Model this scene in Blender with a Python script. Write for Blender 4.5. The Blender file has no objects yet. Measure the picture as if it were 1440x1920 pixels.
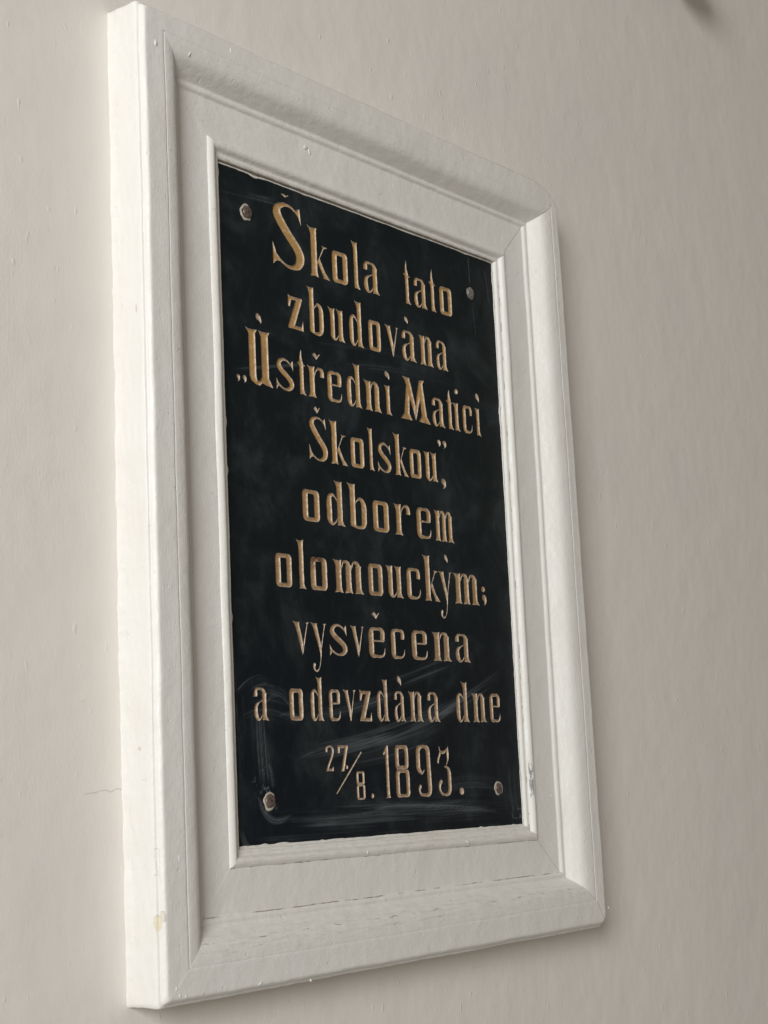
import bpy, bmesh, math, random
import numpy as np
from mathutils import Vector, Matrix, noise
random.seed(7)
S = bpy.context.scene
COL = S.collection

# ------------------------------------------------------------------ camera
F_PX = 3050.9                                   # focal length in pixels of the 1440 px wide photograph
RV = np.array([-0.1746, -0.8937, 0.0300]); TV = np.array([-0.0036, 0.0083, 2.6106])
th = np.linalg.norm(RV); k_ = RV / th
K_ = np.array([[0, -k_[2], k_[1]], [k_[2], 0, -k_[0]], [-k_[1], k_[0], 0]])
R_ = np.eye(3) + math.sin(th) * K_ + (1 - math.cos(th)) * K_ @ K_
M_ = np.array([[1, 0, 0], [0, 0, -1], [0, 1, 0.]])
RW = R_ @ M_                                    # blender world -> camera (x right, y down, z forward)
CAM = -RW.T @ TV
cd = bpy.data.cameras.new('camera'); cam = bpy.data.objects.new('camera', cd); COL.objects.link(cam)
cd.sensor_fit = 'HORIZONTAL'; cd.sensor_width = 36; cd.lens = F_PX / 1440 * 36
cd.clip_start = .01; cd.clip_end = 200
B_ = RW.T @ np.diag([1, -1, -1])
mw = Matrix([[*B_[i], CAM[i]] for i in range(3)] + [[0, 0, 0, 1]])
cam.matrix_world = mw
S.camera = cam
cd.dof.use_dof = True; cd.dof.focus_distance = 2.55; cd.dof.aperture_fstop = 12

def hit(px, py, e=0.0):
    """world x, z where the sight line through a photograph pixel meets the plane e metres in front of the plaque"""
    d = RW.T @ np.array([(px - 720) / F_PX, (py - 960) / F_PX, 1.0])
    t = (-e - CAM[1]) / d[1]
    p = CAM + t * d
    return p[0], p[2]

# ------------------------------------------------------------------ world, lamps, exposure
w = bpy.data.worlds.new('World'); S.world = w; w.use_nodes = True
bg = w.node_tree.nodes['Background']
bg.inputs[0].default_value = (1.0, .91, .78, 1); bg.inputs[1].default_value = .205
def area(name, loc, target, sx, sy, power, color):
    l = bpy.data.lights.new(name, 'AREA'); l.shape = 'RECTANGLE'; l.size = sx; l.size_y = sy
    l.energy = power; l.color = color
    o = bpy.data.objects.new(name, l); COL.objects.link(o); o.location = loc
    o.rotation_euler = (Vector(target) - Vector(loc)).to_track_quat('-Z', 'Y').to_euler()
    return o
area('window_light', (-7.0, -3.7, 1.5), (0, 0, 0), 2.6, 3.2, 500, (.99, 1.0, .995))
S.view_settings.view_transform = 'Standard'; S.view_settings.look = 'None'
S.view_settings.exposure = 0; S.view_settings.gamma = 1
S.render.resolution_x = 768; S.render.resolution_y = 1024

# ------------------------------------------------------------------ node helpers
class NT:
    def __init__(s, name):
        s.m = bpy.data.materials.new(name); s.m.use_nodes = True
        s.t = s.m.node_tree; s.n = s.t.nodes; s.b = s.n['Principled BSDF']
        s.pos = s.n.new('ShaderNodeNewGeometry').outputs['Position']
        sp = s.n.new('ShaderNodeSeparateXYZ'); s.t.links.new(s.pos, sp.inputs[0])
        s.x, s.y, s.z = sp.outputs
    def link(s, a, b): s.t.links.new(a, b)
    def put(s, sock, v):
        if isinstance(v, bpy.types.NodeSocket): s.link(v, sock)
        else: sock.default_value = v
    def math(s, op, a, b=0.0, c=0.0, clamp=False):
        n = s.n.new('ShaderNodeMath'); n.operation = op; n.use_clamp = clamp
        for i, v in enumerate((a, b, c)): s.put(n.inputs[i], v)
        return n.outputs[0]
    def add(s, a, b): return s.math('ADD', a, b)
    def sub(s, a, b): return s.math('SUBTRACT', a, b)
    def mul(s, a, b): return s.math('MULTIPLY', a, b)
    def smooth(s, v, lo, hi, a=0.0, b=1.0):
        n = s.n.new('ShaderNodeMapRange'); n.interpolation_type = 'SMOOTHSTEP'
        s.put(n.inputs['Value'], v); s.put(n.inputs['From Min'], lo); s.put(n.inputs['From Max'], hi)
        s.put(n.inputs['To Min'], a); s.put(n.inputs['To Max'], b)
        return n.outputs[0]
    def vec(s, x, y, z):
        n = s.n.new('ShaderNodeCombineXYZ')
        for i, v in enumerate((x, y, z)): s.put(n.inputs[i], v)
        return n.outputs[0]
    def noise(s, v, scale, detail=3, rough=.5, dist=0.0, color=False):
        n = s.n.new('ShaderNodeTexNoise'); s.link(v, n.inputs['Vector'])
        n.inputs['Scale'].default_value = scale; n.inputs['Detail'].default_value = detail
        n.inputs['Roughness'].default_value = rough; n.inputs['Distortion'].default_value = dist
        return n.outputs['Color' if color else 'Fac']
    def vscale(s, v, sx, sy, sz):
        n = s.n.new('ShaderNodeVectorMath'); n.operation = 'MULTIPLY'; s.link(v, n.inputs[0])
        n.inputs[1].default_value = (sx, sy, sz); return n.outputs[0]
    def mix(s, f, a, b):
        n = s.n.new('ShaderNodeMix'); n.data_type = 'RGBA'
        s.put(n.inputs[0], f)
        for k, v in ((6, a), (7, b)):
            if isinstance(v, tuple): v = (*v, 1) if len(v) == 3 else v
            s.put(n.inputs[k], v)
        return n.outputs[2]
    def attr(s, name):
        n = s.n.new('ShaderNodeAttribute'); n.attribute_name = name; return n.outputs['Fac']
    def bump(s, h, strength, dist, prev=None):
        n = s.n.new('ShaderNodeBump'); s.put(n.inputs['Height'], h)
        n.inputs['Strength'].default_value = strength; n.inputs['Distance'].default_value = dist
        if prev: s.link(prev, n.inputs['Normal'])
        return n.outputs[0]

# ------------------------------------------------------------------ materials
def mat_wall():
    t = NT('wall_paint')
    vp = t.vscale(t.pos, 1, 1, .50)
    a = t.noise(vp, 240, 4, .6); b = t.noise(t.vscale(t.pos, 1, 1, .6), 30, 3, .5); c = t.noise(t.pos, 3.0, 3)
    nib = t.smooth(t.noise(t.vscale(t.pos, 1, 1, .5), 75, 1), .70, .80)
    patch = t.smooth(t.noise(t.pos, 3.5, 3), .35, .68, .35, 1.0)
    h = t.add(t.add(t.mul(t.mul(a, patch), .55), t.mul(b, 1.0)), t.mul(nib, .6))
    h = t.add(h, t.mul(t.noise(t.pos, 11, 2), 3.0))
    # two hairline cracks left of the frame
    crack = 0.0
    wob = t.noise(t.pos, 60, 3)
    for (x0, y0), (x1, y1) in (((152, 1487), (238, 1480)), ((146, 1313), (164, 1311))):
        ax, az = hit(x0, y0, -.0255); bx, bz = hit(x1, y1, -.0255)
        f = t.smooth(t.x, ax, ax + .02); g = t.smooth(t.x, bx, bx - .004)
        zz = t.add(t.mul(t.sub(t.x, ax), (bz - az) / (bx - ax)), az)
        dz = t.math('ABSOLUTE', t.sub(t.z, t.add(zz, t.mul(t.sub(wob, .5), .014))))
        m = t.mul(t.mul(f, g), t.smooth(dz, .0009, .0003))
        crack = t.math('MAXIMUM', crack, m)
    col = t.mix(t.smooth(c, .35, .7), (.845, .806, .750), (.828, .784, .742))
    col = t.mix(t.smooth(t.noise(t.pos, 14, 4), .45, .75, 0, .35), col, (.85, .825, .78))
    col = t.mix(t.mul(crack, .30), col, (.40, .36, .30))
    t.link(col, t.b.inputs['Base Color']); t.b.inputs['Roughness'].default_value = .62
    t.b.inputs['Specular IOR Level'].default_value = .35
    t.link(t.bump(t.sub(h, crack), .55, .0016), t.b.inputs['Normal'])
    return t.m

def mat_frame():
    t = NT('white_gloss_paint')
    al = t.attr('along'); m = t.attr('m'); sd = t.attr('side')      # side: 0 top 1 right 2 bottom 3 left
    co = t.vec(t.mul(al, 1.0), t.mul(m, 3.2), t.mul(sd, 3.7))
    brush = t.noise(t.vec(t.mul(al, .22), m, sd), 320, 3, .6)
    grain = t.noise(t.pos, 150, 3, .55); lump = t.noise(t.pos, 38, 3, .5)
    pits = t.smooth(t.noise(t.pos, 85, 2, .5, .4), .70, .76)
    h = t.sub(t.add(t.add(t.mul(brush, .60), t.mul(grain, .45)), t.mul(lump, 1.7)), t.mul(pits, .9))
    def is_side(k): return t.math('COMPARE', sd, float(k), .4)
    n1 = t.noise(t.vec(al, t.mul(m, .3), sd), 26, 4, .6)
    n2 = t.noise(t.vec(al, m, t.add(sd, 7.3)), 75, 3, .6)
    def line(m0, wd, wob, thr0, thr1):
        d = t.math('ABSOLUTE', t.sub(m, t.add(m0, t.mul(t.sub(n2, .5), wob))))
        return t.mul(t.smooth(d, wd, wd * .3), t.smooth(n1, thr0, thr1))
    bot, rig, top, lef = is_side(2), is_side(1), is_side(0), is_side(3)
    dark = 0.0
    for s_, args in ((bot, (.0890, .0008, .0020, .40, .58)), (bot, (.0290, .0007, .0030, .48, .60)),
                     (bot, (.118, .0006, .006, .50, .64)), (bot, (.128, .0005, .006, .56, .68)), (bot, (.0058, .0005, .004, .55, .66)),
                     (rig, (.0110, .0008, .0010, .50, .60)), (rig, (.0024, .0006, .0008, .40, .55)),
                     (top, (.0026, .0013, .0006, .22, .42)), (lef, (.0024, .0006, .0008, .40, .55))):  # joint cracks; the top one also has recess shade painted in brown
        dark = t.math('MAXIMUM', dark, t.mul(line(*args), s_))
    # grime that has settled on the ledge of the lower moulding
    gr = t.mul(bot, t.mul(t.smooth(m, .096, .112), t.smooth(m, .146, .128)))
    gr = t.mul(gr, t.smooth(t.noise(t.vec(t.mul(al, .10), m, sd), 230, 5, .7), .44, .70))
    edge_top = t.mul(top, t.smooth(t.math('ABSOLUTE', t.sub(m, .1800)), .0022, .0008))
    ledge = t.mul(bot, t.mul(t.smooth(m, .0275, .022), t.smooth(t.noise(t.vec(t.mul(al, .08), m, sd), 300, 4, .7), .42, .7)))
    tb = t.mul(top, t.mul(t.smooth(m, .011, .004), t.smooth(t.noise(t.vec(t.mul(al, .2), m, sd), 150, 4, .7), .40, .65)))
    base = t.mix(t.smooth(t.noise(t.pos, 9, 4, .6), .4, .7), (.832, .815, .780), (.812, .786, .738))
    base = t.mix(t.mul(gr, .42), base, (.57, .52, .41))
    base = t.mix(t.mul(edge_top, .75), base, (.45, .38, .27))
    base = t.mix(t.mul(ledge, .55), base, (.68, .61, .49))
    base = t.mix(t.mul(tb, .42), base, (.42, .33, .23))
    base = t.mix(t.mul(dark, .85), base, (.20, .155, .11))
    mj = t.smooth(t.add(t.attr('mitre'), t.mul(n2, .0012)), .0014, .0004)
    mj = t.mul(mj, t.smooth(n1, .30, .50))
    base = t.mix(t.mul(mj, .30), base, (.45, .40, .33))
    # knocked off paint: cream filler shows
    chips = 0.0
    nd = t.mul(t.sub(t.noise(t.pos, 95, 3, .65), .5), .034)
    for px, py, e, rx, rz in ((298, 1732, .033, .0042, .013), (300, 1652, .033, .004, .010), (310, 1716, .039, .003, .008),
                              (262, 1405, .010, .003, .0025), (296, 1612, .034, .003, .016), (262, 580, .020, .002, .006)):
        # the chips sit on the left outer face: placed by height and depth
        x0, z0 = hit(px, py, e)
        dz = t.mul(t.sub(t.z, z0), 1 / rz); dy = t.mul(t.add(t.y, e), 1 / rx)
        d = t.math('SQRT', t.add(t.mul(dz, dz), t.mul(dy, dy)))
        d = t.add(d, t.mul(nd, 70))
        c = t.mul(t.smooth(d, 1.0, .8), t.mul(lef, t.smooth(m, .178, .180)))
        chips = t.math('MAXIMUM', chips, c)
        if px in (298, 262, 310): base = t.mix(t.mul(c, .8), base, (.74, .66, .46) if px == 298 else (.66, .60, .52))
    # bare grey patches where the right inner bead has worn
    x0, z0 = hit(996, 1462, .012)
    d = t.math('ABSOLUTE', t.sub(t.z, z0))
    g = t.mul(t.mul(t.smooth(d, .035, .022), t.smooth(t.noise(t.vscale(t.pos, 1.5, 1.5, .5), 120, 3, .6), .44, .52)), t.mul(rig, t.mul(t.smooth(m, .0135, .0145), t.smooth(m, .0210, .0195))))
    base = t.mix(t.mul(g, .85), base, (.20, .21, .215))
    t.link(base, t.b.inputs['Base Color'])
    rg = t.smooth(t.noise(t.pos, 25, 3), .3, .7, .36, .52)
    t.link(rg, t.b.inputs['Roughness']); t.b.inputs['Specular IOR Level'].default_value = .42
    hh = t.sub(t.sub(t.sub(h, t.mul(chips, 1.3)), t.mul(dark, 1.2)), t.mul(mj, .8))
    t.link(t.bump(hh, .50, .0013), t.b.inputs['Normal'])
    return t.m

def mat_drip():
    t = NT('white_paint_nib')
    t.b.inputs['Base Color'].default_value = (.80, .785, .745, 1); t.b.inputs['Roughness'].default_value = .35
    return t.m

def mat_slab():
    t = NT('black_lacquered_slab')
    P = t.pos
    cloud = t.noise(P, 9, 5, .62, .6); c2 = t.noise(P, 26, 5, .65, .5); c3 = t.noise(t.vscale(P, 1.6, 1, .45), 45, 4, .6)
    lum = t.mul(t.smooth(cloud, .42, .70), t.smooth(c2, .34, .68, .25, 1.0))
    lum = t.add(t.mul(lum, .8), t.mul(t.smooth(c3, .5, .8), .22))
    smear = t.attr('smear')
    fl = t.smooth(t.noise(P, 160, 2, .5), .74, .80)
    low = t.smooth(t.z, .1, -.45)
    tint = t.mix(low, (.0064, .0108, .0128), (.0056, .0088, .0134))
    col = t.mix(lum, tint, (.034, .043, .046))
    col = t.mix(t.math('MULTIPLY', t.add(smear, t.mul(fl, .4)), .60, clamp=True), col, (.125, .142, .156))
    t.link(col, t.b.inputs['Base Color'])
    t.b.inputs['Specular IOR Level'].default_value = .15
    t.link(t.smooth(c2, .3, .7, .42, .6), t.b.inputs['Roughness'])
    t.link(t.bump(t.add(t.noise(P, 60, 3), t.mul(smear, .3)), .12, .0008), t.b.inputs['Normal'])
    return t.m

# dried wipe marks of a cleaning cloth on the slab: worked out per vertex
_rs = np.random.RandomState(11); _T = _rs.rand(256, 256)
def vn(u, v):
    iu = np.floor(u).astype(int); iv = np.floor(v).astype(int); fu = u - iu; fv = v - iv
    fu = fu * fu * (3 - 2 * fu); fv = fv * fv * (3 - 2 * fv)
    g = lambda a, b: _T[a % 256, b % 256]
    return (g(iu, iv) * (1 - fu) + g(iu + 1, iv) * fu) * (1 - fv) + (g(iu, iv + 1) * (1 - fu) + g(iu + 1, iv + 1) * fu) * fv
def fbm(u, v, o=3):
    r, a, s = 0, .5, 0
    for k in range(o): r = r + a * vn(u * 2 ** k + 17 * k, v * 2 ** k + 31 * k); s += a; a *= .6
    return r / s
def ss(v, a, b):
    t = np.clip((v - a) / (b - a), 0, 1); return t * t * (3 - 2 * t)
WIPES = [((560, 1432), (720, 1385), (936, 1262), .007, .8), ((575, 1405), (700, 1372), (905, 1290), .006, .7),
         ((500, 1527), (720, 1524), (930, 1519), .0045, .9), ((548, 1545), (650, 1541), (800, 1531), .0035, .9),((441, 1312), (466, 1282), (506, 1271), .013, 1.5), ((500, 1312), (520, 1298), (545, 1322), .010, .9),
         ((520, 1345), (540, 1338), (566, 1350), .006, .8), ((470, 1300), (500, 1290), (520, 1297), .009, .8),
         ((731, 1283), (788, 1262), (848, 1236), .013, .9), ((815, 1352), (878, 1305), (940, 1262), .009, 1.1),
         ((780, 1378), (850, 1340), (936, 1283), .013, .8), ((690, 1380), (770, 1352), (862, 1318), .011, .9),
         ((600, 1345), (660, 1330), (742, 1302), .010, .9), ((590, 1412), (660, 1396), (745, 1372), .015, .8),
         ((555, 1425), (620, 1402), (700, 1385), .008, .7), ((700, 1398), (780, 1370), (830, 1345), .008, .7),
         ((500, 1532), (700, 1522), (965, 1508), .012, .8), ((545, 1546), (700, 1535), (930, 1517), .007, 1.0),
         ((620, 1507), (760, 1503), (950, 1497), .007, .5), ((700, 1518), (830, 1512), (925, 1521), .006, 1.0),
         ((488, 1335), (492, 1400), (498, 1475), .022, .9), ((447, 1300), (452, 1380), (460, 1490), .012, .6),
         ((505, 1430), (510, 1450), (512, 1478), .010, .7), ((484, 1495), (497, 1525), (545, 1530), .006, 1.0),
         ((449, 1545), (458, 1577), (520, 1576), .008, 1.0), ((475, 1578), (600, 1570), (760, 1558), .006, .5),
         ((430, 695), (500, 688), (578, 684), .003, .9), ((410, 352), (450, 362), (520, 380), .007, .7),
         ((640, 682), (740, 690), (860, 722), .012, .4), ((412, 330), (414, 400), (416, 520), .006, .5),
         ((905, 500), (912, 530), (916, 580), .008, .5), ((600, 640), (700, 655), (760, 668), .007, .3),
         ((960, 1430), (962, 1490), (972, 1540), .012, .5), ((870, 1560), (900, 1548), (950, 1545), .006, .5),
         ((455, 1330), (500, 1320), (560, 1345), .020, .55), ((800, 1500), (880, 1470), (940, 1480), .018, .35), ((650, 1420), (740, 1400), (840, 1360), .022, .45),
         ((560, 1540), (750, 1528), (960, 1515), .018, .45), ((877, 480), (879, 508), (881, 536), .0012, 1.1), ((884, 566), (889, 603), (893, 640), .0012, .6), ((428, 1150), (436, 1230), (440, 1310), .012, .35)]
def smear_at(x, z):
    out = np.zeros_like(x)
    for i, (p0, pm, p1, hw, st) in enumerate(WIPES):
        a = np.array(hit(*p0)); b = np.array(hit(*p1)); c = np.array(hit(*pm))
        L = np.linalg.norm(b - a); u = (b - a) / L; v = np.array([-u[1], u[0]])
        sag = (c - a) @ v; um = (c - a) @ u; cc = sag / (um * (L - um))
        U = (x - a[0]) * u[0] + (z - a[1]) * u[1]; V = (x - a[0]) * v[0] + (z - a[1]) * v[1] - cc * U * (L - U)
        k = (U > -.2 * L) & (U < 1.2 * L) & (np.abs(V) < hw * 1.3)
        if not k.any(): continue
        U, V = U[k], V[k]
        jag = (fbm(V * 300 + i * 9, V * 0 + i) - .5) * .35 * L          # bristles lift off at different points
        ends = ss(U + jag * .6, 0, .14 * L) * ss(L - U + jag, 0, .20 * L)
        if hw < .002: m = ends * ss(hw - np.abs(V), 0, hw * .8)
        else:
            fil = ss(fbm(V * (620 if hw > .007 else 800) + i * 13.7, U * 3.5 + i * 5.1, 4), .45, .72)
            lo = fbm(U * 8 + i, V * 90 + i * 3, 2)
            m = ends * ss(hw * 1.15 - np.abs(V), 0, hw * .8) * (.85 * fil * ss(lo, .25, .55) + .22 * ss(lo, .3, .8))
        out[k] += m * st
    for (px, py), r in (((492, 1466), .030), ((970, 1530), .028), ((508, 1500), .026)):
        a = hit(px, py); d = np.hypot(x - a[0], (z - a[1]))
        out += ss(r - d, 0, r * .6) * ss(fbm(x * 260, z * 200, 3), .60, .74) * .8
    return out

def mat_gold():
    t = NT('aged_gold_paint')
    e = t.attr('edge')                          # 0 on the rim of the cut, 1 on its floor
    n = t.noise(t.pos, 170, 4, .65); n2 = t.noise(t.pos, 14, 3)
    hue = t.smooth(t.z, -.30, .20)
    core = t.mix(hue, (.38, .245, .140), (.520, .305, .105))
    core = t.mix(t.smooth(n, .48, .78), core, (.66, .50, .32))
    core = t.mix(t.smooth(n2, .5, .75, 0, .45), core, (.30, .15, .06))
    rim = t.mix(t.smooth(n, .3, .7), (.36, .26, .18), (.68, .57, .45))
    edge = t.smooth(t.add(e, t.mul(t.sub(n, .5), .5)), .25, .85)
    col = t.mix(edge, rim, core)
    # dark speckle, and the rust stain on one o
    sp = t.smooth(t.noise(t.pos, 260, 3, .6), .66, .78)
    col = t.mix(t.mul(sp, .5), col, (.08, .05, .03))
    for px, py, r in ((588, 1052, .020), (600, 1046, .014), (712, 815, .004), (686, 745, .004)):
        x0, z0 = hit(px, py)
        dx = t.sub(t.x, x0); dz = t.sub(t.z, z0)
        d = t.math('SQRT', t.add(t.mul(dx, dx), t.mul(dz, dz)))
        m = t.mul(t.smooth(d, r, r * .4), t.smooth(t.noise(t.pos, 110, 4, .7), .42, .55))
        col = t.mix(t.mul(m, .8), col, (.13, .045, .02))
    t.link(col, t.b.inputs['Base Color'])
    t.b.inputs['Roughness'].default_value = .5; t.b.inputs['Metallic'].default_value = .12
    t.link(t.bump(n, .18, .0008), t.b.inputs['Normal'])
    return t.m

def mat_screw(name, a, b, rough, metal):
    t = NT(name)
    n = t.noise(t.pos, 240, 4, .6)
    t.link(t.mix(t.smooth(n, .35, .7), a, b), t.b.inputs['Base Color'])
    t.b.inputs['Roughness'].default_value = rough; t.b.inputs['Metallic'].default_value = metal
    t.link(t.bump(n, .4, .0008), t.b.inputs['Normal'])
    return t.m

M_WALL, M_FRAME, M_DRIP, M_SLAB, M_GOLD = mat_wall(), mat_frame(), mat_drip(), mat_slab(), mat_gold()
M_SCREW = mat_screw('rusty_brown_metal', (.10, .066, .054), (.21, .165, .140), .34, .35)
M_RING = mat_screw('pale_putty_paint', (.40, .35, .28), (.58, .53, .45), .6, 0)
M_GREYSCREW = mat_screw('dull_grey_metal', (.19, .175, .165), (.36, .33, .31), .45, .4)
M_BLOCKER = mat_screw('blocker_dark_grey', (.055, .053, .045), (.075, .072, .062), .5, 0)

# ------------------------------------------------------------------ mesh helpers
def mesh_obj(name, verts, faces, mat, parent=None, smooth=True, attrs=None, off=(0, 0, 0)):
    me = bpy.data.meshes.new(name)
    v = np.asarray(verts, dtype=float) - np.asarray(off)
    me.from_pydata(v.tolist(), [], faces)
    if attrs:
        for k, a in attrs.items():
            at = me.attributes.new(k, 'FLOAT', 'POINT'); at.data.foreach_set('value', np.asarray(a, dtype=np.float32))
    me.validate(); me.update()
    if smooth: me.polygons.foreach_set('use_smooth', [True] * len(me.polygons))
    me.materials.append(mat)
    o = bpy.data.objects.new(name, me); COL.objects.link(o)
    if parent: o.parent = parent
    return o
def thing(name, label, cat, loc):
    o = bpy.data.objects.new(name, None); COL.objects.link(o); o.location = loc
    o.empty_display_size = .1; o['label'] = label; o['category'] = cat
    return o
def n3(x, y, z, s=1.0): return noise.noise(Vector((x * s, y * s, z * s)))

# ------------------------------------------------------------------ wall
E_WALL = -.0255
nx, nz = 60, 60
X = np.linspace(-4.5, 4.5, nx + 1); Z = np.linspace(-3.5, 3.5, nz + 1)
V = [(x, -E_WALL + .004 * n3(x, 3.1, z, 1.3), z) for z in Z for x in X]
Fc = [(j * (nx + 1) + i, j * (nx + 1) + i + 1, (j + 1) * (nx + 1) + i + 1, (j + 1) * (nx + 1) + i) for j in range(nz) for i in range(nx)]
wall = mesh_obj('wall', V, Fc, M_WALL)
wall['kind'] = 'structure'

# ------------------------------------------------------------------ moulded frame
W2, H2 = .7055 / 2, .5
RINGS = {'A': (0.0, 0.0, [(408, 305), (921, 494), (980, 1545), (447, 1588)]),
         'F': (.0293, .0106, [(388, 253), (945, 474), (1008, 1575), (430, 1630)]),
         'B': (.0882, .0106, [(331, 161), (977, 426), (1049, 1634), (380, 1722)]),
         'C': (.1441, .0425, [(308, 57), (1033, 387), (1119, 1689), (356, 1818)]),
         'D': (.1819, .0415, [(268, 3), (1042, 355), (1139, 1731), (311, 1885)])}
SGN = [(-1, 1), (1, 1), (1, -1), (-1, -1)]          # TL TR BR BL
MM = [RINGS[k][0] for k in 'AFBCD']
DEL = []
for c in range(4):
    row = []
    for k in 'AFBCD':
        m, e, px = RINGS[k]
        x, z = hit(*px[c], e)
        row.append((x - SGN[c][0] * (W2 + m), z - SGN[c][1] * (H2 + m)))
    DEL.append(row)
def corner(c, m):
    dx = np.interp(m, MM, [r[0] for r in DEL[c]]); dz = np.interp(m, MM, [r[1] for r in DEL[c]])
    return np.array([SGN[c][0] * (W2 + m) + dx, SGN[c][1] * (H2 + m) + dz])

def densify(prof, step=.0014):
    """Catmull-Rom through the points flagged smooth, straight elsewhere"""
    out = []
    for i in range(len(prof) - 1):
        p0 = np.array(prof[max(i - 1, 0)][:2]); p1 = np.array(prof[i][:2]); p2 = np.array(prof[i + 1][:2]); p3 = np.array(prof[min(i + 2, len(prof) - 1)][:2])
        if prof[i][2]: p0 = p1 - (p2 - p1)
        if prof[i + 1][2]: p3 = p2 + (p2 - p1)
        n = max(1, int(np.linalg.norm(p2 - p1) / step))
        for k in range(n):
            t = k / n
            out.append(.5 * ((2 * p1) + (-p0 + p2) * t + (2 * p0 - 5 * p1 + 4 * p2 - p3) * t * t + (-p0 + 3 * p1 - 3 * p2 + p3) * t ** 3))
    out.append(np.array(prof[-1][:2]))
    return out
# (margin outside the plaque, height toward the viewer, hard corner?)
P_INNER = [(-.001, -.003, 1), (0.0, .0006, 1), (.0013, .0011, 1), (.0019, .0003, 1), (.0029, .0003, 1), (.0036, .0040, 0), (.0055, .0060, 0), (.0080, .0064, 0), (.0108, .0062, 0),
           (.0130, .0082, 0), (.0160, .0125, 0), (.0195, .0146, 0), (.0230, .0146, 0), (.0262, .0132, 0), (.0285, .0114, 0), (.0293, .0104, 1)]
P_PANEL = [(.0293, .0104, 1), (.045, .0100, 0), (.065, .0100, 0), (.0868, .0104, 1)]
P_OUTER = [(.0868, .0104, 1), (.0884, .0108, 0), (.0905, .0134, 0), (.0935, .0150, 0), (.0960, .0150, 0), (.0984, .0138, 0), (.1002, .0152, 0), (.1035, .0195, 0),
           (.1100, .0278, 0), (.1170, .0352, 0), (.1240, .0390, 0), (.1320, .0408, 0), (.1395, .0416, 0), (.1433, .0416, 1), (.1441, .0410, 1), (.1449, .0420, 1),
           (.1480, .0422, 0), (.1640, .0420, 0), (.1760, .0420, 0), (.1790, .0412, 0), (.1815, .0380, 0), (.1832, .0338, 1), (.1858, .0326, 0), (.1872, .0300, 0), (.1876, .0250, 0),
           (.1877, .018, 0), (.1878, 0.0, 0), (.1880, -.018, 0), (.1885, -.0262, 1), (.1900, -.034, 1)]

def warp(c2, m, e):
    """rounded outer corners"""
    x, z = c2
    t = min(1, max(0, (m - .1445) / .035)); t = t * t * (3 - 2 * t)
    if t > 0:
        for c in range(4):
            rx, rz = ((.006, .006), (.075, .042), (.016, .013), (.006, .006))[c]
            k = corner(c, m)
            ux = (x - (k[0] - SGN[c][0] * rx)) * SGN[c][0] / rx; uz = (z - (k[1] - SGN[c][1] * rz)) * SGN[c][1] / rz
            if ux > 0 and uz > 0:
                mx = max(ux, uz); L = math.hypot(ux, uz)
                f = (mx / L) * t + (1 - t)
                x = k[0] - SGN[c][0] * rx + SGN[c][0] * rx * ux * f; z = k[1] - SGN[c][1] * rz + SGN[c][1] * rz * uz * f
    return x, z

FR0 = (0, 0.0255, -.6875)
frame = thing('wall_frame', 'white painted moulded frame fixed to the wall around the black plaque', 'frame', FR0)
def rail(name, prof, side, parent):
    P = densify(prof); c0, c1 = ((0, 1), (1, 2), (3, 2), (0, 3))[side]
    L = 1.1 if side in (0, 2) else 1.4
    N = int(L / .0032)
    verts, at, am = [], [], []
    horiz = side in (0, 2)
    for i in range(N + 1):
        s = i / N
        for m, e in P:
            a = corner(c0, max(0, m)); b = corner(c1, max(0, m))
            if m < 0: pass
            p = a + (b - a) * s
            # outward direction
            o = np.array([0, 1 if side == 0 else -1.]) if horiz else np.array([1. if side == 1 else -1, 0])
            if m < 0: p = p + o * m
            x, z = p
            g = min(1, min(s, 1 - s) * L / .03)          # fade one-sided noise near the mitres
            if m <= .0031:                               # ragged brushed paint edge against the slab
                q = n3(x, z, 1.7, 24) * .0010 + n3(x, z, 4.2, 110) * .00035
                sp = max(0, n3(x, z, 9.1, 42) - .30) * .006 + max(0, n3(x * (.35 if horiz else 1), z * (1 if horiz else .35), 5.1, 60) - .25) * .004
                k = max(0, 1 - max(0, m) / .0033)
                x -= o[0] * (q + sp) * k * g; z -= o[1] * (q + sp) * k * g
            x, z = warp((x, z), m, e)
            amp = 1.0 if m > .03 else .6
            lo = n3(x, z, e + .5, 5); mi = n3(x, z, e + 2.5, 22); hi = n3(x, z, e * 2 + 6.5, 70)
            ee = e + amp * (.0010 * lo + .00045 * mi + .00018 * hi)
            ox = .0009 * n3(x, z, e * 3 + 11, 9) + .00035 * n3(x, z, e * 3 + 13, 45); oz = .0009 * n3(x, z, e * 3 + 21, 9) + .00035 * n3(x, z, e * 3 + 23, 45)
            if m < .004: ox = oz = 0
            if m > .1445: ox *= 1.6; oz *= 1.6
            if m > .176 and e < -.01:                    # lumpy plaster where the frame meets the wall
                q = n3(x, z, 31, 30) * .0022 + n3(x, z, 33, 90) * .0010
                ox += o[0] * q; oz += o[1] * q
            if m <= .0005: ee = e
            if abs(m - .1441) < .0004: ee += (.0007, -.0002, .0003, -.0004)[side]
            verts.append((x + ox, -ee, z + oz)); at.append(s * L); am.append(m)
    n = len(P)
    faces = []
    for i in range(N):
        for j in range(n - 1):
            q = (i * n + j, i * n + j + 1, (i + 1) * n + j + 1, (i + 1) * n + j)
            faces.append(q if side in (1, 2) else q[::-1])
    # chamfered close-up of the mitre is left open: the neighbouring rail shares the same line
    return mesh_obj(name, verts, faces, M_FRAME, parent, True, {'along': at, 'mitre': [min(q, L - q) for q in at], 'm': am, 'side': [float(side)] * len(at)}, FR0)
for side in range(4): rail('outer_moulding', P_OUTER, side, frame)
for side in range(4): rail('flat_panel', P_PANEL, side, frame)
for side in range(4): rail('inner_bead', P_INNER, side, frame)

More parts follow.
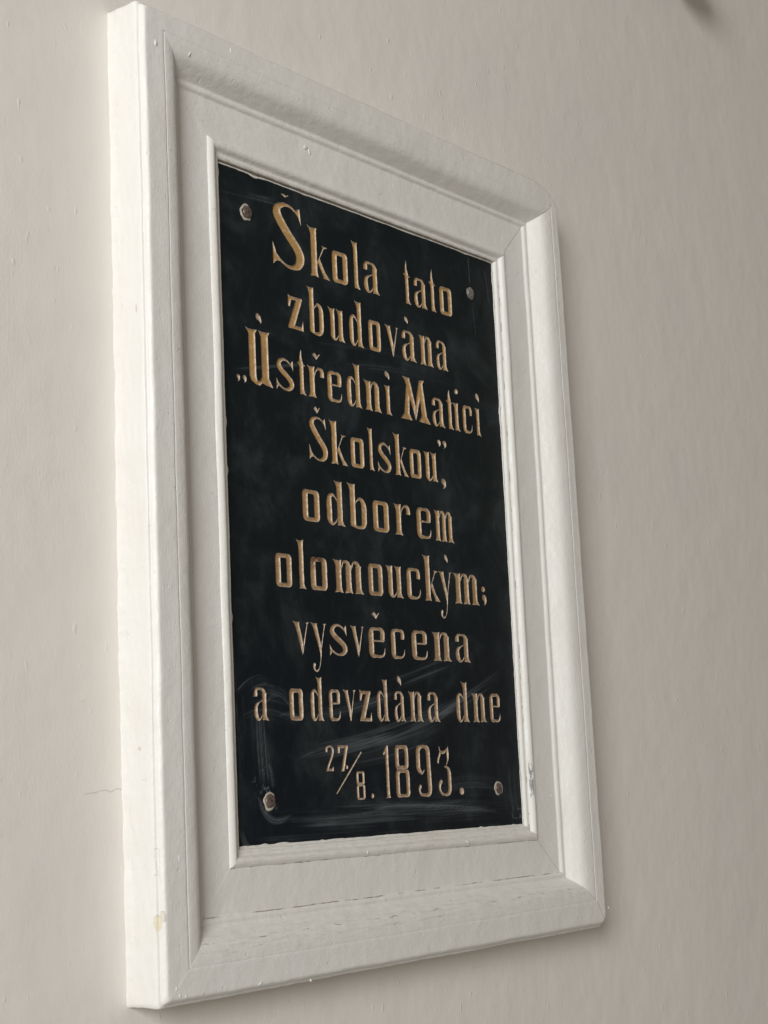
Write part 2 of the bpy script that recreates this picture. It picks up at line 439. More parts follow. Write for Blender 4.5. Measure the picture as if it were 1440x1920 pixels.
# nibs and drips of paint on the frame
ICO = bmesh.new(); bmesh.ops.create_icosphere(ICO, subdivisions=2, radius=1); ICO.verts.ensure_lookup_table()
IV = np.array([v.co[:] for v in ICO.verts]); IF = [tuple(v.index for v in f.verts) for f in ICO.faces]; ICO.free()
def nib(px, py, e, sx, sz, sy, rot=0):
    x, z = hit(px, py, e)
    c, s = math.cos(rot), math.sin(rot)
    v = IV * (sx * .8, sy * .6, sz * .85); v = np.c_[v[:, 0] * c - v[:, 2] * s, v[:, 1], v[:, 0] * s + v[:, 2] * c]
    v += (x, -e, z)
    mesh_obj('paint_drip', v, IF, M_DRIP, frame, True, None, FR0)
for a in ((292, 80, .0420, .0030, .0060, .0022, 0), (356, 101, .0405, .0013, .0060, .0012, -.6), (433, 95, .042, .0015, .0050, .0012, .3),
          (454, 139, .036, .0022, .0022, .0016, 0), (331, 1854, .042, .0015, .0035, .0016, 0), (338, 1867, .042, .0028, .0028, .0014, .7),
          (349, 1869, .042, .0022, .0022, .0014, 0), (489, 1844, .042, .0055, .0020, .0014, .4), (583, 1838, .042, .0030, .0028, .0016, 0),
          (1036, 553, .039, .0028, .0040, .0014, 0), (1112, 1730, .040, .0025, .0025, .0016, 0), (1141, 1702, .040, .0020, .0025, .0016, 0),
          (878, 1579, .015, .0070, .0030, .0018, -.4), (573, 276, .0105, .0060, .0040, .0012, .5), (580, 284, .0105, .0020, .0060, .0012, .3),
          (950, 514, .0108, .0020, .0030, .0012, 0), (1034, 1492, .0105, .0022, .0030, .0010, 0), (336, 1610, .042, .0012, .0060, .0012, 0),
          (552, 1216, .0105, .001, .001, .0008, 0), (690, 1598, .0150, .0030, .0030, .0014, 0)):
    if a[0] in (552,): continue
    nib(*a)

# ------------------------------------------------------------------ glyphs
def cr(pts, n=7):
    P = np.array(pts, dtype=float); out = []
    for i in range(len(P) - 1):
        p0 = P[max(i - 1, 0)]; p1 = P[i]; p2 = P[i + 1]; p3 = P[min(i + 2, len(P) - 1)]
        for k in range(n):
            t = k / n
            out.append(.5 * ((2 * p1) + (-p0 + p2) * t + (2 * p0 - 5 * p1 + 4 * p2 - p3) * t * t + (-p0 + 3 * p1 - 3 * p2 + p3) * t ** 3))
    out.append(P[-1]); return np.array(out)
def vs(pts, n=7):
    """(x, y, width) along a centre line -> closed outline"""
    pts = [(x, y, wd * (.90 if .15 < wd < .4 else 1)) for x, y, wd in pts]
    Q = cr(pts, n); d = np.gradient(Q[:, :2], axis=0); d /= np.linalg.norm(d, axis=1)[:, None] + 1e-9
    nn = np.c_[-d[:, 1], d[:, 0]]; h = np.maximum(Q[:, 2:3], .0004) / 2
    return [np.vstack([Q[:, :2] + nn * h, (Q[:, :2] - nn * h)[::-1]])]
def vsk(k, pts): return vs([(x, y, w * (k if w > .1 else 1)) for x, y, w in pts])
def poly(*p): return [np.array(p, dtype=float)]
def stem(x, top, w=.25, flag=.13, fl=0.0, fr=.13, bot=0.0):
    x += .04 * w; w *= .92
    pts = [(x - flag, top + .03), (x - flag * .4, top - .01), (x + w * .5, top - .015), (x + w + .02, top + .012), (x + w, top - .08)]
    if fr: pts += [(x + w, .17 + bot), (x + w + fr * .35, .07 + bot), (x + w + fr, bot - .015), (x + w * .6, bot + .012)]
    else: pts += [(x + w, bot)]
    if fl: pts += [(x - fl, bot - .01), (x - fl * .3, .07 + bot), (x, .16 + bot)]
    else: pts += [(x, bot)]
    pts += [(x, top - .20), (x - flag * .35, top - .08)]
    return poly(*pts)
def rrect(x0, y0, x1, y1, r, n=4):
    out = []
    for cx, cy, a in ((x1 - r, y1 - r, 0), (x0 + r, y1 - r, 90), (x0 + r, y0 + r, 180), (x1 - r, y0 + r, 270)):
        for k in range(n + 1):
            t = math.radians(a + 90 * k / n); out.append((cx + r * math.cos(t), cy + r * math.sin(t)))
    return np.array(out)
def ring(x0, y0, x1, y1, r, sx, sy, ri=.05):
    return [('ring', rrect(x0, y0, x1, y1, r), rrect(x0 + sx, y0 + sy, x1 - sx, y1 - sy, ri))]
def arch(x0, x1, w=.25):                          # hairline out of a stem into the next one
    return vs([(x0 - .03, .70, .03), (x0 + .03, .82, .04), (x0 + (x1 - x0) * .55, .955, .07), (x1 + w * .35, .93, .14), (x1 + w * .5, .80, w * .98)])
def G_o(a): return ring(0, 0, .78, 1, .15, .245, .125)
def G_l(a): return stem(.13, a)
def G_i(a): return stem(.13, 1.0)
def G_k(a): return stem(.12, a, .25, .12, .05, .05) + vs([(.36, .42, .03), (.52, .72, .035), (.64, .97, .05)], 3) + poly((.56, 1.01), (.80, .985), (.70, .94), (.63, .90)) + poly((.36, .50), (.46, .60), (.66, .20), (.86, -.015), (.60, 0.0), (.60, .06))
def G_a(a): return vs([(.11, .72, .21), (.12, .84, .22), (.18, .945, .11), (.36, .965, .07), (.52, .93, .12), (.59, .82, .24), (.595, .70, .25)]) + stem(.47, .84, .25, 0, 0, .14) + \
    vs([(.52, .66, .03), (.45, .60, .035), (.28, .53, .05), (.14, .43, .15), (.11, .28, .22), (.14, .14, .22), (.22, .04, .12), (.34, .035, .06), (.44, .12, .04), (.50, .22, .03)])
def G_t(a): return poly((.14, 0.0), (.14, .93), (.03, .99), (0, 1.03), (.10, 1.02), (.14, 1.10), (.17, 1.28), (.27, a), (.29, 1.2), (.37, 1.03), (.38, .99), (.52, .94), (.46, .92), (.38, .93), (.38, .17), (.43, .07), (.53, -.015), (.34, .012))
def G_b(a): return stem(.12, a, .25, .12, 0, 0, .06) + vs([(.33, .72, .03), (.40, .85, .04), (.54, .96, .09), (.68, .90, .18), (.74, .74, .25), (.745, .45, .25), (.735, .20, .25), (.66, .07, .15), (.50, .035, .09), (.34, .055, .09), (.22, .14, .20), (.245, .30, .25)])
def G_d(a): return stem(.47, a, .25, .12, 0, .12) + vs([(.50, .74, .03), (.42, .87, .04), (.29, .955, .09), (.17, .90, .17), (.125, .76, .24), (.125, .45, .25), (.13, .20, .24), (.20, .06, .14), (.31, .035, .07), (.42, .13, .035), (.50, .26, .03)])
def G_u(a): return stem(.12, 1.0, .25, .12, 0, 0, .12) + vs([(.245, .26, .25), (.255, .14, .23), (.33, .045, .12), (.44, .045, .06), (.55, .16, .035), (.60, .28, .03)]) + stem(.56, 1.0, .25, .11, 0, .12)
def G_n(a): return stem(.12, 1.0, .25, .12, .06, .07) + arch(.37, .54) + stem(.54, .86, .25, 0, .04, .12)
def G_m(a): return stem(.12, 1.0, .25, .12, .06, .07) + arch(.37, .54) + stem(.54, .86, .25, 0, .06, .06) + arch(.79, .96) + stem(.96, .86, .25, 0, .04, .12)
def G_r(a): return stem(.12, 1.0, .25, .12, .08, .09) + vs([(.35, .62, .03), (.40, .80, .04), (.52, .945, .07), (.64, .955, .11), (.72, .90, .18), (.735, .80, .21), (.735, .70, .21)])
def G_e(a): return vs([(.64, .56, .22), (.645, .72, .23), (.64, .86, .22), (.56, .945, .13), (.39, .955, .09), (.22, .94, .13), (.13, .84, .24), (.125, .5, .25), (.13, .18, .25), (.20, .065, .15), (.36, .045, .09), (.55, .045, .09), (.68, .10, .08), (.73, .22, .04), (.745, .32, .015)]) + poly((.22, .53), (.22, .585), (.70, .585), (.70, .53))
def G_c(a): return vs([(.62, .66, .20), (.63, .80, .21), (.60, .92, .16), (.46, .955, .09), (.24, .945, .12), (.13, .85, .24), (.125, .5, .25), (.13, .18, .25), (.20, .065, .15), (.36, .045, .09), (.54, .05, .08), (.66, .12, .06), (.71, .24, .035), (.725, .33, .015)])
def G_v(a): return poly((-.02, 1.02), (.10, .995), (.32, 1.0), (.30, .95), (.47, .32), (.43, -.03), (.38, .10), (.10, .90)) + poly((.43, .0), (.475, .30), (.68, .94), (.62, .99), (.80, 1.005), (.72, .95), (.46, .02))
def G_y(a): return poly((-.02, 1.02), (.10, .995), (.34, 1.0), (.31, .95), (.50, .30), (.52, .05), (.44, .06), (.10, .90)) + poly((.46, .20), (.50, .28), (.70, .94), (.64, .99), (.84, 1.005), (.75, .95), (.51, .14)) + \
    vs([(.485, .16, .09), (.475, -.05, .05), (.44, -.25, .035), (.37, -.42, .035), (.26, -.51, .05), (.15, -.50, .06), (.09, -.41, .10), (.11, -.33, .13), (.17, -.33, .08)])
def G_s(a): return vsk(.82, [(.66, .72, .02), (.645, .78, .05), (.55, .87, .05), (.44, .945, .06), (.28, .955, .11), (.15, .86, .19), (.14, .73, .23), (.26, .59, .23), (.43, .46, .23), (.58, .32, .24), (.61, .18, .23), (.52, .07, .15), (.37, .035, .07), (.22, .08, .06), (.08, .18, .06)]) + \
    poly((.56, .88), (.67, .97), (.69, .62), (.62, .80)) + poly((.02, .35), (.02, -.01), (.10, .10), (.20, .10), (.10, .20))
def G_S(a): return vsk(.86, [(.62, 1.32, .03), (.55, 1.40, .04), (.43, 1.475, .06), (.29, 1.48, .11), (.15, 1.38, .19), (.13, 1.22, .25), (.24, 1.00, .26), (.40, .76, .26), (.56, .54, .26), (.64, .34, .25), (.60, .14, .22), (.48, .045, .13), (.33, .04, .06), (.18, .13, .05), (.06, .26, .05)]) + \
    poly((.54, 1.41), (.66, 1.50), (.69, 1.10), (.62, 1.30)) + poly((0, .55), (0, 0), (.07, .10), (.20, .12), (.08, .28))
def G_z(a): return poly((.02, 1.03), (.10, .985), (.72, .985), (.74, .93), (.33, .10), (.66, .10), (.76, .32), (.76, -.015), (0, 0), (0, .07), (.42, .89), (.20, .88), (.10, .66), (.02, .66))
def G_U(a): return poly((-.02, 1.52), (.10, 1.475), (.52, 1.49), (.55, 1.505), (.45, 1.38), (.45, .20), (.50, .08), (.62, .10), (.72, .22), (.72, 1.34), (.60, 1.50), (.74, 1.475), (1.14, 1.50), (1.06, 1.36), (1.06, .22), (1.24, -.02), (.90, .015), (.74, .05), (.60, -.03), (.42, -.02), (.22, .06), (.13, .20), (.13, 1.36))
def G_M(a): return poly((0, 1.40), (.14, 1.365), (.36, 1.37), (.60, .50), (.60, 0.0), (.34, .74), (.23, 1.05), (.14, 1.28)) + poly((.60, 0), (.60, .48), (.82, 1.37), (1.06, 1.40), (.98, 1.26), (.94, 1.10)) + poly((.22, 1.20), (.36, 1.10), (.30, .20), (.42, -.01), (-.10, -.01), (.06, .18)) + \
    poly((.80, 1.20), (.98, 1.26), (1.12, .22), (1.30, -.02), (.74, .01), (.88, .20))
def G_1(a): return poly((.10, 0), (.10, .86), (.03, .80), (-.06, .83), (.07, .93), (.19, 1.0), (.27, .99), (.27, .06), (.32, -.01), (.02, -.01))
def G_8(a): return ring(0, .535, .60, 1, .10, .16, .07, .05) + ring(0, 0, .62, .53, .10, .16, .06, .05)
def G_9(a): return vs([(.10, .50, .05), (.22, .455, .05), (.32, .52, .015)], 5) + vs([(.20, .47, .05), (.09, .56, .15), (.085, .76, .17), (.10, .91, .15), (.22, .97, .07), (.36, .97, .07), (.47, .91, .15), (.49, .76, .17), (.50, .45, .17), (.51, .14, .17), (.45, .045, .10), (.30, .03, .055), (.15, .05, .06), (.09, .13, .07), (.12, .19, .09), (.17, .20, .05)])
def G_3(a): return vs([(.02, .66, .07), (.05, .75, .07), (.13, .86, .06), (.10, 1.0, .015)], 5) + vs([(.12, .90, .05), (.24, .87, .06), (.36, .89, .05), (.46, .95, .03)], 5) + poly((.42, .90), (.50, 1.0), (.53, .86), (.50, .72), (.38, .58), (.44, .72), (.44, .80)) + \
    vs([(.30, .585, .03), (.42, .56, .06), (.50, .48, .14), (.51, .30, .16), (.50, .12, .15), (.42, .04, .09), (.28, .02, .05), (.14, .05, .06), (.06, .14, .08), (.07, .24, .10), (.13, .28, .09), (.17, .25, .05)])
def G_2(a): return vs([(.09, .74, .10), (.08, .88, .12), (.18, .955, .07), (.32, .96, .08), (.43, .88, .12), (.44, .74, .13), (.38, .56, .12), (.22, .28, .11), (.12, .08, .10)]) + poly((.03, 0), (.08, .10), (.38, .09), (.47, .20), (.47, -.01), (.30, .005))
def G_7(a): return poly((0, 1.0), (.52, .99), (.52, .90), (.30, 0), (.15, 0), (.36, .90), (.12, .89), (.12, .70), (0, .70))
def drop(cx, cy, w, h, lean=0.0):                 # engraved drop used for accents and dots: round head, thin foot
    return vs([(cx - lean * h * .4, cy + h * .5, w * .35), (cx - lean * h * .2, cy + h * .3, w * .95), (cx, cy + h * .05, w), (cx + lean * h * .3, cy - h * .25, w * .5), (cx + lean * h * .3, cy - h * .5, .015)], 5)
def caron(cx, cy, w, h):
    return poly((cx - w * .5, cy + h * .18), (cx - w * .18, cy + h * .5), (cx + w * .14, cy + h * .06), (cx + w * .35, cy + h * .42), (cx + w * .5, cy + h * .38), (cx + w * .22, cy - h * .15), (cx + w * .05, cy - h * .5), (cx - w * .25, cy - h * .15))
def dot(cx, cy, w, h): return [rrect(cx - w / 2, cy - h / 2, cx + w / 2, cy + h / 2, min(w, h) * .48)]
def comma(cx, cy, w, h):
    return vs([(cx - w * .05, cy + h * .5, w * .5), (cx, cy + h * .25, w * .98), (cx + w * .18, cy, w * .75), (cx + w * .22, cy - h * .25, w * .4), (cx - w * .15, cy - h * .5, .012)], 5)

GL = {k[2:]: v for k, v in list(globals().items()) if k.startswith('G_')}
# lines: two baseline pixels, two x-height pixels, ascender, letters (character, left pixel, right pixel [, cap top pixel])
LINES = [
 dict(base=((664, 539.5), (848, 594.5)), xt=((622, 468), (846, 543)), asc=1.50, L=[
   ('S', (511.5, 470), (569.8, 470), (530, 379)), ('k', (575, 418), (618.8, 522)), ('o', (621.4, 470), (652.5, 530)), ('l', (657, 447), (676, 541)), ('a', (680.6, 492), (713, 554)),
   ('t', (755.6, 514.6), (771, 572)), ('a', (775, 525), (802.5, 581)), ('t', (803.5, 531), (818.8, 587.5)), ('o', (823, 540), (848, 594))]),
 dict(base=((569, 621), (841, 696.5)), xt=((538.5, 552), (817, 637)), asc=1.46, L=[
   ('z', (538.5, 552), (569, 621)), ('b', (574, 537), (607.3, 620)), ('u', (614, 576), (647.7, 643)), ('d', (654.3, 600), (683, 654)), ('o', (690, 603), (714.6, 660)),
   ('v', (720.5, 608.3), (746.5, 615.6)), ('a', (752.5, 623), (781.7, 682)), ('n', (784, 628), (814, 690.6)), ('a', (816.5, 641), (841, 698))]),
 dict(base=((512, 726.5), (903, 818)), xt=((575, 684), (890, 765)), asc=1.44, L=[
   ('U', (459, 612), (512, 727), (482, 617)), ('s', (517, 680), (551.5, 725)), ('t', (557, 683), (574.8, 743)), ('r', (574.8, 684), (607.3, 705)), ('e', (612.8, 700), (641.7, 757)),
   ('d', (649.5, 710), (680, 767)), ('n', (681, 712), (716.5, 775.6)), ('i', (719.3, 722.5), (735.8, 781.7)), ('M', (752.3, 787), (807.9, 797.7), (760, 705)),
   ('a', (809, 748), (835.4, 803)), ('t', (836, 752), (851.5, 807)), ('i', (848.5, 759), (864, 811)), ('c', (866.5, 762), (886.5, 812)), ('i', (889, 764), (903, 820))]),
 dict(base=((632, 870), (822, 904)), xt=((657, 819), (794, 846)), asc=1.42, L=[
   ('S', (578.5, 800), (615, 855), (593, 781)), ('k', (615.4, 790), (653, 874.6)), ('o', (656.5, 822), (683.3, 876)), ('l', (687.5, 806), (703, 883.8)), ('s', (707.5, 840), (733.5, 875)),
   ('k', (736, 817), (766.5, 895.8)), ('o', (767.3, 845), (790.6, 897)), ('u', (793, 845), (822.5, 905))]),
 dict(base=((600, 980), (851, 1018)), xt=((566, 916), (813, 956)), asc=1.42, L=[
   ('o', (566, 918), (600, 978)), ('d', (611.3, 925), (648.3, 988.8)), ('b', (649, 895.4), (688.3, 985)), ('o', (698, 940), (730, 998)), ('r', (737, 943), (768.5, 960)), ('e', (780, 956), (809, 1008)), ('m', (812.5, 955), (851.9, 1019))]),
 dict(base=((548, 1102), (900, 1135)), xt=((516, 1036), (849, 1074)), asc=1.47, L=[
   ('o', (515.6, 1040), (548, 1100)), ('l', (553.8, 1005), (575.4, 1104.8)), ('o', (581, 1045), (614.3, 1105)), ('m', (623, 1046.5), (683.3, 1114.8)), ('o', (689.4, 1058), (718.5, 1114)),
   ('u', (721.9, 1057), (757.3, 1120)), ('c', (761.3, 1066), (788.8, 1110)), ('k', (790.8, 1039), (826, 1127.7)), ('y', (821.3, 1070.4), (846, 1072)), ('m', (848.5, 1073), (899.8, 1135.8))]),
 dict(base=((568, 1226), (883, 1242)), xt=((549, 1165), (854, 1188)), asc=1.4, L=[
   ('v', (548.3, 1165.8), (579, 1165.4)), ('y', (582, 1168), (611.9, 1169.4)), ('s', (617.3, 1190), (651.3, 1215)), ('v', (655.4, 1172), (682.2, 1173.8)), ('e', (690.2, 1180), (722.5, 1225)),
   ('c', (732, 1182), (759.6, 1228)), ('e', (770.6, 1185), (801.8, 1230)), ('n', (808.3, 1184), (848, 1240.8)), ('a', (852.5, 1190), (883.5, 1242.5))]),
 dict(base=((505, 1350.5), (938, 1354)), xt=((476, 1289), (918, 1301)), asc=1.38, L=[
   ('a', (475.2, 1293), (505, 1350.8)), ('o', (541.7, 1293), (569.2, 1349)), ('d', (581.5, 1300), (608.6, 1351.7)), ('e', (615.8, 1297), (638.7, 1345)), ('v', (642.3, 1293), (666.3, 1293.3)),
   ('z', (673.1, 1295), (697.5, 1352)), ('d', (706, 1305), (731.4, 1352)), ('a', (738.1, 1300), (762, 1352)), ('n', (764.8, 1297), (794.9, 1353)), ('a', (800.2, 1301), (826, 1353.8)),
   ('d', (854.8, 1310), (881.2, 1354.8)), ('n', (883.1, 1299), (913.5, 1355)), ('e', (916.8, 1304), (938.5, 1348))]),
]
def fit_line(a, b):
    (x0, z0), (x1, z1) = hit(*a), hit(*b)
    return lambda x: z0 + (z1 - z0) * (x - x0) / (x1 - x0)
GLYPHS = []         # (name, [outlines in metres on the slab])
def tr(parts, f):
    out = []
    for p in parts:
        if isinstance(p, tuple): out.append((p[0], f(p[1]), f(p[2])))
        else: out.append(f(p))
    return out
def bbox(parts):
    q = np.vstack([p[1] if isinstance(p, tuple) else p for p in parts]); return q.min(0), q.max(0)
for ln in LINES:
    fb, fx = fit_line(*ln['base']), fit_line(*ln['xt'])
    for g in ln['L']:
        parts = GL[g[0]](ln['asc']); lo, hi = bbox(parts)
        xl = hit(*g[1])[0]; xr = hit(*g[2])[0]; sx = (xr - xl) / (hi[0] - lo[0])
        def f(p, lo=lo, xl=xl, sx=sx, g=g, hi=hi):
            x = xl + (p[:, 0] - lo[0]) * sx
            xm = xl + (hi[0] - lo[0]) * sx / 2
            if len(g) > 3:                      # capital: measured top
                zt = hit(*g[3])[1]; h = (zt - fb(xm)) / hi[1]
            else: h = fx(xm) - fb(xm)
            zb = fb(x)
            if g[0] == 's': h *= 1.02
            return np.c_[x, zb + p[:, 1] * h]
        GLYPHS.append(['letter', tr(parts, f)])
def pxglyph(fn, x0, y0, x1, y1, own=True, name='letter'):
    """a glyph fitted to a box given by its upper left and lower right pixels"""
    parts = fn(0); lo, hi = bbox(parts)
    ax, az = hit(x0, y0); bx, bz = hit(x1, y1)
    f = lambda p: np.c_[ax + (p[:, 0] - lo[0]) / (hi[0] - lo[0]) * (bx - ax), bz + (p[:, 1] - lo[1]) / (hi[1] - lo[1]) * (az - bz)]
    GLYPHS.append([name, tr(parts, f)])
acute = lambda a: vs([(0, 1, .10), (.12, .9, .42), (.30, .62, .62), (.52, .35, .36), (.62, 0, .03)], 5)
carn = lambda a: caron(0, 0, 1, 1)
dt = lambda a: dot(0, 0, 1, 1)
cm = lambda a: comma(0, 0, .5, 1)
for b in ((526, 361, 541, 373), (584, 660, 600, 676), (587.3, 761, 600, 777), (696, 1147, 711.5, 1161)): pxglyph(carn, *b, name='accent_mark')
for b in ((757.3, 593, 764.5, 607.5), (479, 586.5, 490, 607), (720.5, 695, 730, 712.5), (832.5, 1040, 839, 1055.5), (744, 1267.5, 752, 1286), (890.5, 737, 898, 755)): pxglyph(acute, *b, name='accent_mark')
pxglyph(dt, 851.2, 728.5, 858.2, 740, name='accent_mark')
for b in ((443, 700.5, 450, 715.5), (454.8, 702.5, 462, 719), (819.5, 824, 826.3, 838.5), (829, 826, 836.8, 842)): pxglyph(cm, *b, name='quotation_mark')
pxglyph(cm, 827, 897, 836.5, 918, name='comma')
pxglyph(dt, 901.8, 1099.5, 909, 1110.5, name='semicolon'); pxglyph(cm, 903.5, 1115, 912.5, 1136); GLYPHS[-2][1] += GLYPHS.pop()[1]
pxglyph(G_2, 609.3, 1398, 627, 1446, name='digit'); pxglyph(G_7, 632, 1397.5, 653.5, 1446, name='digit')
pxglyph(dt, 648.3, 1434.5, 652.6, 1442.5, name='full_stop')
a, b = hit(677, 1410), hit(631.3, 1488.5)
GLYPHS.append(['slash', vs([(a[0], a[1], .0022), ((a[0] + b[0]) / 2, (a[1] + b[1]) / 2, .0030), (b[0], b[1], .0020)], 3)])
pxglyph(G_8, 667.3, 1446.5, 685.5, 1498.8, name='digit')
pxglyph(dt, 696, 1488, 701.3, 1496.8, name='full_stop')
pxglyph(G_1, 716.3, 1397, 733, 1496, name='digit'); pxglyph(G_8, 739.4, 1397.5, 769.6, 1494, name='digit')
pxglyph(G_9, 778.3, 1397, 810.8, 1493.5, name='digit'); pxglyph(G_3, 817.8, 1399, 847.6, 1492, name='digit')
pxglyph(dt, 861.3, 1477, 870.2, 1490, name='full_stop')

# ------------------------------------------------------------------ carve: signed distance on a fine grid, marching squares
CELL = .00055
X0, Z0 = -W2 - .006, -H2 - .008
NX, NZ = int((2 * W2 + .012) / CELL / 8 + 1) * 8, int((2 * H2 + .016) / CELL / 8 + 1) * 8
D = np.full((NZ + 1, NX + 1), .05, dtype=np.float32); OWN = np.full((NZ + 1, NX + 1), -1, dtype=np.int16)
def sd_poly(P, gx, gz):
    A = P; B = np.roll(P, -1, axis=0)
    best = np.full(gx.shape, 1e9); ins = np.zeros(gx.shape, dtype=int)
    for (ax, az), (bx, bz) in zip(A, B):
        ex, ez = bx - ax, bz - az; l2 = ex * ex + ez * ez
        if l2 < 1e-14: continue
        wx, wz = gx - ax, gz - az
        t = np.clip((wx * ex + wz * ez) / l2, 0, 1)
        dx = wx - ex * t; dz = wz - ez * t
        best = np.minimum(best, dx * dx + dz * dz)
        cr_ = ex * wz - ez * wx
        ins += ((az <= gz) & (bz > gz) & (cr_ > 0)).astype(int) - ((az > gz) & (bz <= gz) & (cr_ < 0)).astype(int)
    d = np.sqrt(best)
    return np.where(ins != 0, -d, d)
for gi, (nm, parts) in enumerate(GLYPHS):
    lo, hi = bbox(parts); pad = .003
    i0 = max(0, int((lo[0] - pad - X0) / CELL)); i1 = min(NX, int((hi[0] + pad - X0) / CELL) + 1)
    j0 = max(0, int((lo[1] - pad - Z0) / CELL)); j1 = min(NZ, int((hi[1] + pad - Z0) / CELL) + 1)
    gx, gz = np.meshgrid(X0 + np.arange(i0, i1 + 1) * CELL, Z0 + np.arange(j0, j1 + 1) * CELL)
    d = np.full(gx.shape, 1.0)
    for p in parts:
        if isinstance(p, tuple): q = np.maximum(sd_poly(p[1], gx, gz), -sd_poly(p[2], gx, gz))
        else: q = sd_poly(p, gx, gz)
        d = np.minimum(d, q)
    # the carver's hand: edges waver a little
    wv = .00016 * (np.sin(gx * 240 + gi) * np.cos(gz * 210 + gi * 2) + .6 * np.sin(gx * 430 + gz * 330 + gi * 3))
    d = d + wv
    sub = D[j0:j1 + 1, i0:i1 + 1]; m = d < sub
    sub[m] = d[m]; OWN[j0:j1 + 1, i0:i1 + 1][m] = gi
INS = D < 0
PL0 = (0, 0, -.5)
plaque = thing('memorial_plaque', 'black stone memorial plaque with gilded Czech inscription, fixed by four screws inside white frame', 'plaque', PL0)
# --- slab face: fine cells beside letters, one quad per 8x8 block elsewhere
BK = 8; sv, sf, sidx = [], [], {}
def svert(key, x, z):
    k = sidx.get(key)
    if k is None:
        k = sidx[key] = len(sv); sv.append((x, 0.0, z))
    return k
lv = [[] for _ in GLYPHS]; le = [[] for _ in GLYPHS]; lf = [[] for _ in GLYPHS]; lidx = [dict() for _ in GLYPHS]
DMAX = .0021
def depth(d): 
    t = min(1.0, -d / .0027)
    return DMAX * (1 - (1 - t) ** 1.6)
def lvert(g, key, x, z, d):
    k = lidx[g].get(key)
    if k is None:
        k = lidx[g][key] = len(lv[g]); lv[g].append((x, depth(d) if d < 0 else 0.0, z)); le[g].append(min(1, max(0, -d / .0024)))
    return k
Dl = D.tolist(); Il = INS.tolist(); Ol = OWN.tolist()
anyin = np.zeros((NZ // BK, NX // BK), dtype=bool)
for bj in range(NZ // BK):
    for bi in range(NX // BK):
        anyin[bj, bi] = INS[bj * BK:bj * BK + BK + 1, bi * BK:bi * BK + BK + 1].any()
for bj in range(NZ // BK):
    for bi in range(NX // BK):
        if not anyin[bj, bi]:
            continue
        for j in range(bj * BK, bj * BK + BK):
            for i in range(bi * BK, bi * BK + BK):
                c = ((i, j), (i + 1, j), (i + 1, j + 1), (i, j + 1))
                f = [Il[b][a] for a, b in c]
                if not any(f):
                    sf.append([svert(q, X0 + q[0] * CELL, Z0 + q[1] * CELL) for q in c]); continue
                dd = [Dl[b][a] for a, b in c]
                k = dd.index(min(dd)); g = Ol[c[k][1]][c[k][0]]
                if all(f):
                    lf[g].append([lvert(g, q, X0 + q[0] * CELL, Z0 + q[1] * CELL, dd[n]) for n, q in enumerate(c)]); continue
                inn, out = [], []
                for n in range(4):
                    q = c[n]; r = c[(n + 1) % 4]; x = X0 + q[0] * CELL; z = Z0 + q[1] * CELL
                    if f[n]: inn.append(lvert(g, q, x, z, dd[n]))
                    else: out.append(svert(q, x, z))
                    if f[n] != f[(n + 1) % 4]:
                        t = dd[n] / (dd[n] - dd[(n + 1) % 4]); key = (q, r) if q < r else (r, q)
                        xx = x + (r[0] - q[0]) * CELL * t; zz = z + (r[1] - q[1]) * CELL * t
                        inn.append(lvert(g, key, xx, zz, 0)); out.append(svert(key, xx, zz))
                if len(inn) > 2: lf[g].append(inn)
                if len(out) > 2: sf.append(out)
# rim, sides and back of the slab
bj, bi = np.nonzero(~anyin)                    # plain ground between the letters: a grid of 1.1 mm quads
st = BK // 2
gi, gj = np.meshgrid(np.arange(st + 1) * 2, np.arange(st + 1) * 2)
vx = X0 + CELL * (bi[:, None] * BK + gi.ravel()[None]); vz = Z0 + CELL * (bj[:, None] * BK + gj.ravel()[None])
nv = (st + 1) ** 2
q0 = np.array([j * (st + 1) + i for j in range(st) for i in range(st)])
quads = np.stack([q0, q0 + 1, q0 + st + 2, q0 + st + 1], 1)
base_i = len(sv)
allq = (base_i + np.arange(len(bi))[:, None, None] * nv + quads[None]).reshape(-1, 4)
sva = np.vstack([np.array(sv), np.c_[vx.ravel(), np.zeros(vx.size), vz.ravel()]])
slab = mesh_obj('slab_face', sva, sf + allq.tolist(), M_SLAB, plaque, False, {'smear': smear_at(sva[:, 0], sva[:, 2])}, PL0)
x0, x1, z0, z1 = X0, X0 + NX * CELL, Z0, Z0 + NZ * CELL
bv = [(x0, .0045, z0), (x1, .0045, z0), (x1, .0045, z1), (x0, .0045, z1), (x0, .022, z0), (x1, .022, z0), (x1, .022, z1), (x0, .022, z1), (x0, 0.0, z0), (x1, 0.0, z0), (x1, 0.0, z1), (x0, 0.0, z1)]
bf = [(0, 1, 2, 3), (4, 7, 6, 5)] + [(8 + a, 4 + a, 4 + b, 8 + b) for a, b in ((0, 1), (1, 2), (2, 3), (3, 0))]
mesh_obj('slab_body', bv, bf, M_SLAB, plaque, False, None, PL0)
for g, (nm, _) in enumerate(GLYPHS):
    if nm in ('full_stop', 'accent_mark', 'quotation_mark', 'slash', 'comma'): le[g] = [q * .35 for q in le[g]]   # pale highlight of the small marks painted in through the rim colour
    if lf[g]: mesh_obj(nm, lv[g], lf[g], M_GOLD, plaque, True, {'edge': le[g]}, PL0)

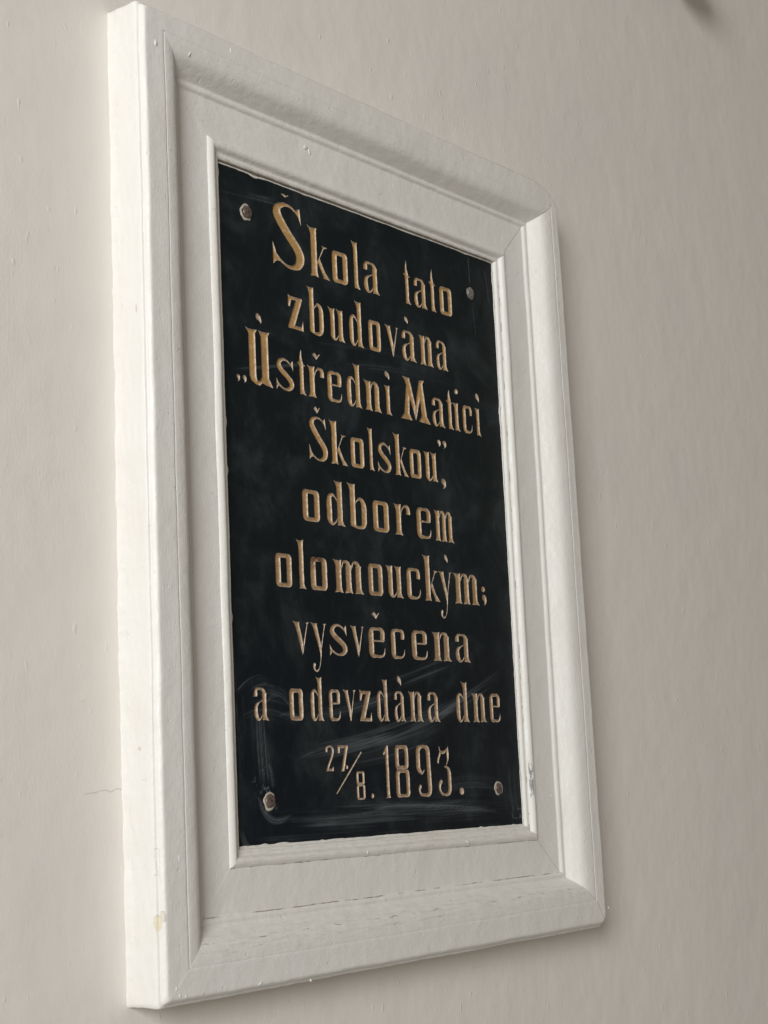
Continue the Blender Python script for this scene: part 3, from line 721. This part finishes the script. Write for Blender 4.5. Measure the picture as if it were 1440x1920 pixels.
# ------------------------------------------------------------------ screws: putty ring, domed head
def lathe(prof, n=28, wob=0.0, seed=0.0):
    v, f = [], []
    for r, y in prof:
        for k in range(n):
            a = 2 * math.pi * k / n
            rr = r * (1 + wob * noise.noise(Vector((math.cos(a) * 1.6, math.sin(a) * 1.6, seed))))
            v.append((rr * math.cos(a), y, rr * math.sin(a)))
    m = len(prof)
    for i in range(m - 1):
        for k in range(n):
            f.append((i * n + k, i * n + (k + 1) % n, (i + 1) * n + (k + 1) % n, (i + 1) * n + k))
    f.append(tuple(range((m - 1) * n, m * n))[::-1])
    return np.array(v), f
for i, (px, py, sc, mt, lab, rx, rz) in enumerate(((465, 398, 1.0, M_SCREW, None, -.0025, -.0005), (882.7, 549, .85, M_GREYSCREW, 'dull grey screw head', .0005, 0),
                                       (508, 1501.5, 1.0, M_SCREW, None, -.0010, -.0005), (936.5, 1478, .92, M_SCREW, None, -.0006, 0))):
    x, z = hit(px, py, .002)
    v, f = lathe([(.0128, -.0001), (.0124, -.0010), (.0108, -.0015), (.0090, -.0012), (.0085, .0005)], 30, .20, i * 3.1)
    rg = mesh_obj('paint_ring', (v * sc + (x + rx, 0, z + rz)), f[:-1], M_RING if i != 1 else M_GREYSCREW, plaque, True, None, PL0)
    v, f = lathe([(.0098, .001), (.0098, -.0012), (.0090, -.0026), (.0066, -.0036), (.0030, -.0040), (.0012, -.0040)], 28, .05, i)
    # slot across the head
    o = mesh_obj('screw', (v * sc + (x, 0, z)), f, mt, plaque, True, None, PL0)
    if lab: o['label'] = lab

# ------------------------------------------------------------------ dark round fitting added to cast a soft shadow, its lower rim just reaching the picture's top edge
cx, cz = hit(1256, -34, -.0255)
kn = thing('shadow_blocker', 'dark round fitting added to cast a soft shadow at the top right picture edge', 'blocker', (cx, .0255, cz))
v, f = lathe([(.034, 0), (.034, -.004), (.030, -.007), (.012, -.009), (.011, -.05)], 40)
K0 = np.array([-.035, 0, .012])                # the base sits a little higher than the globe
v += K0; mesh_obj('blocker_base', v, f, M_BLOCKER, kn)
v, f = lathe([(.046 * math.cos(a), -.046 * math.sin(a)) for a in np.linspace(-math.pi / 2 + .05, math.pi / 2 - .05, 20)], 40)
v = v + (-.012, -.075, .004); mesh_obj('blocker_ball', v, f, M_BLOCKER, kn)
print('glyphs', len(GLYPHS), 'slab faces', len(sf), 'letter faces', sum(map(len, lf)))
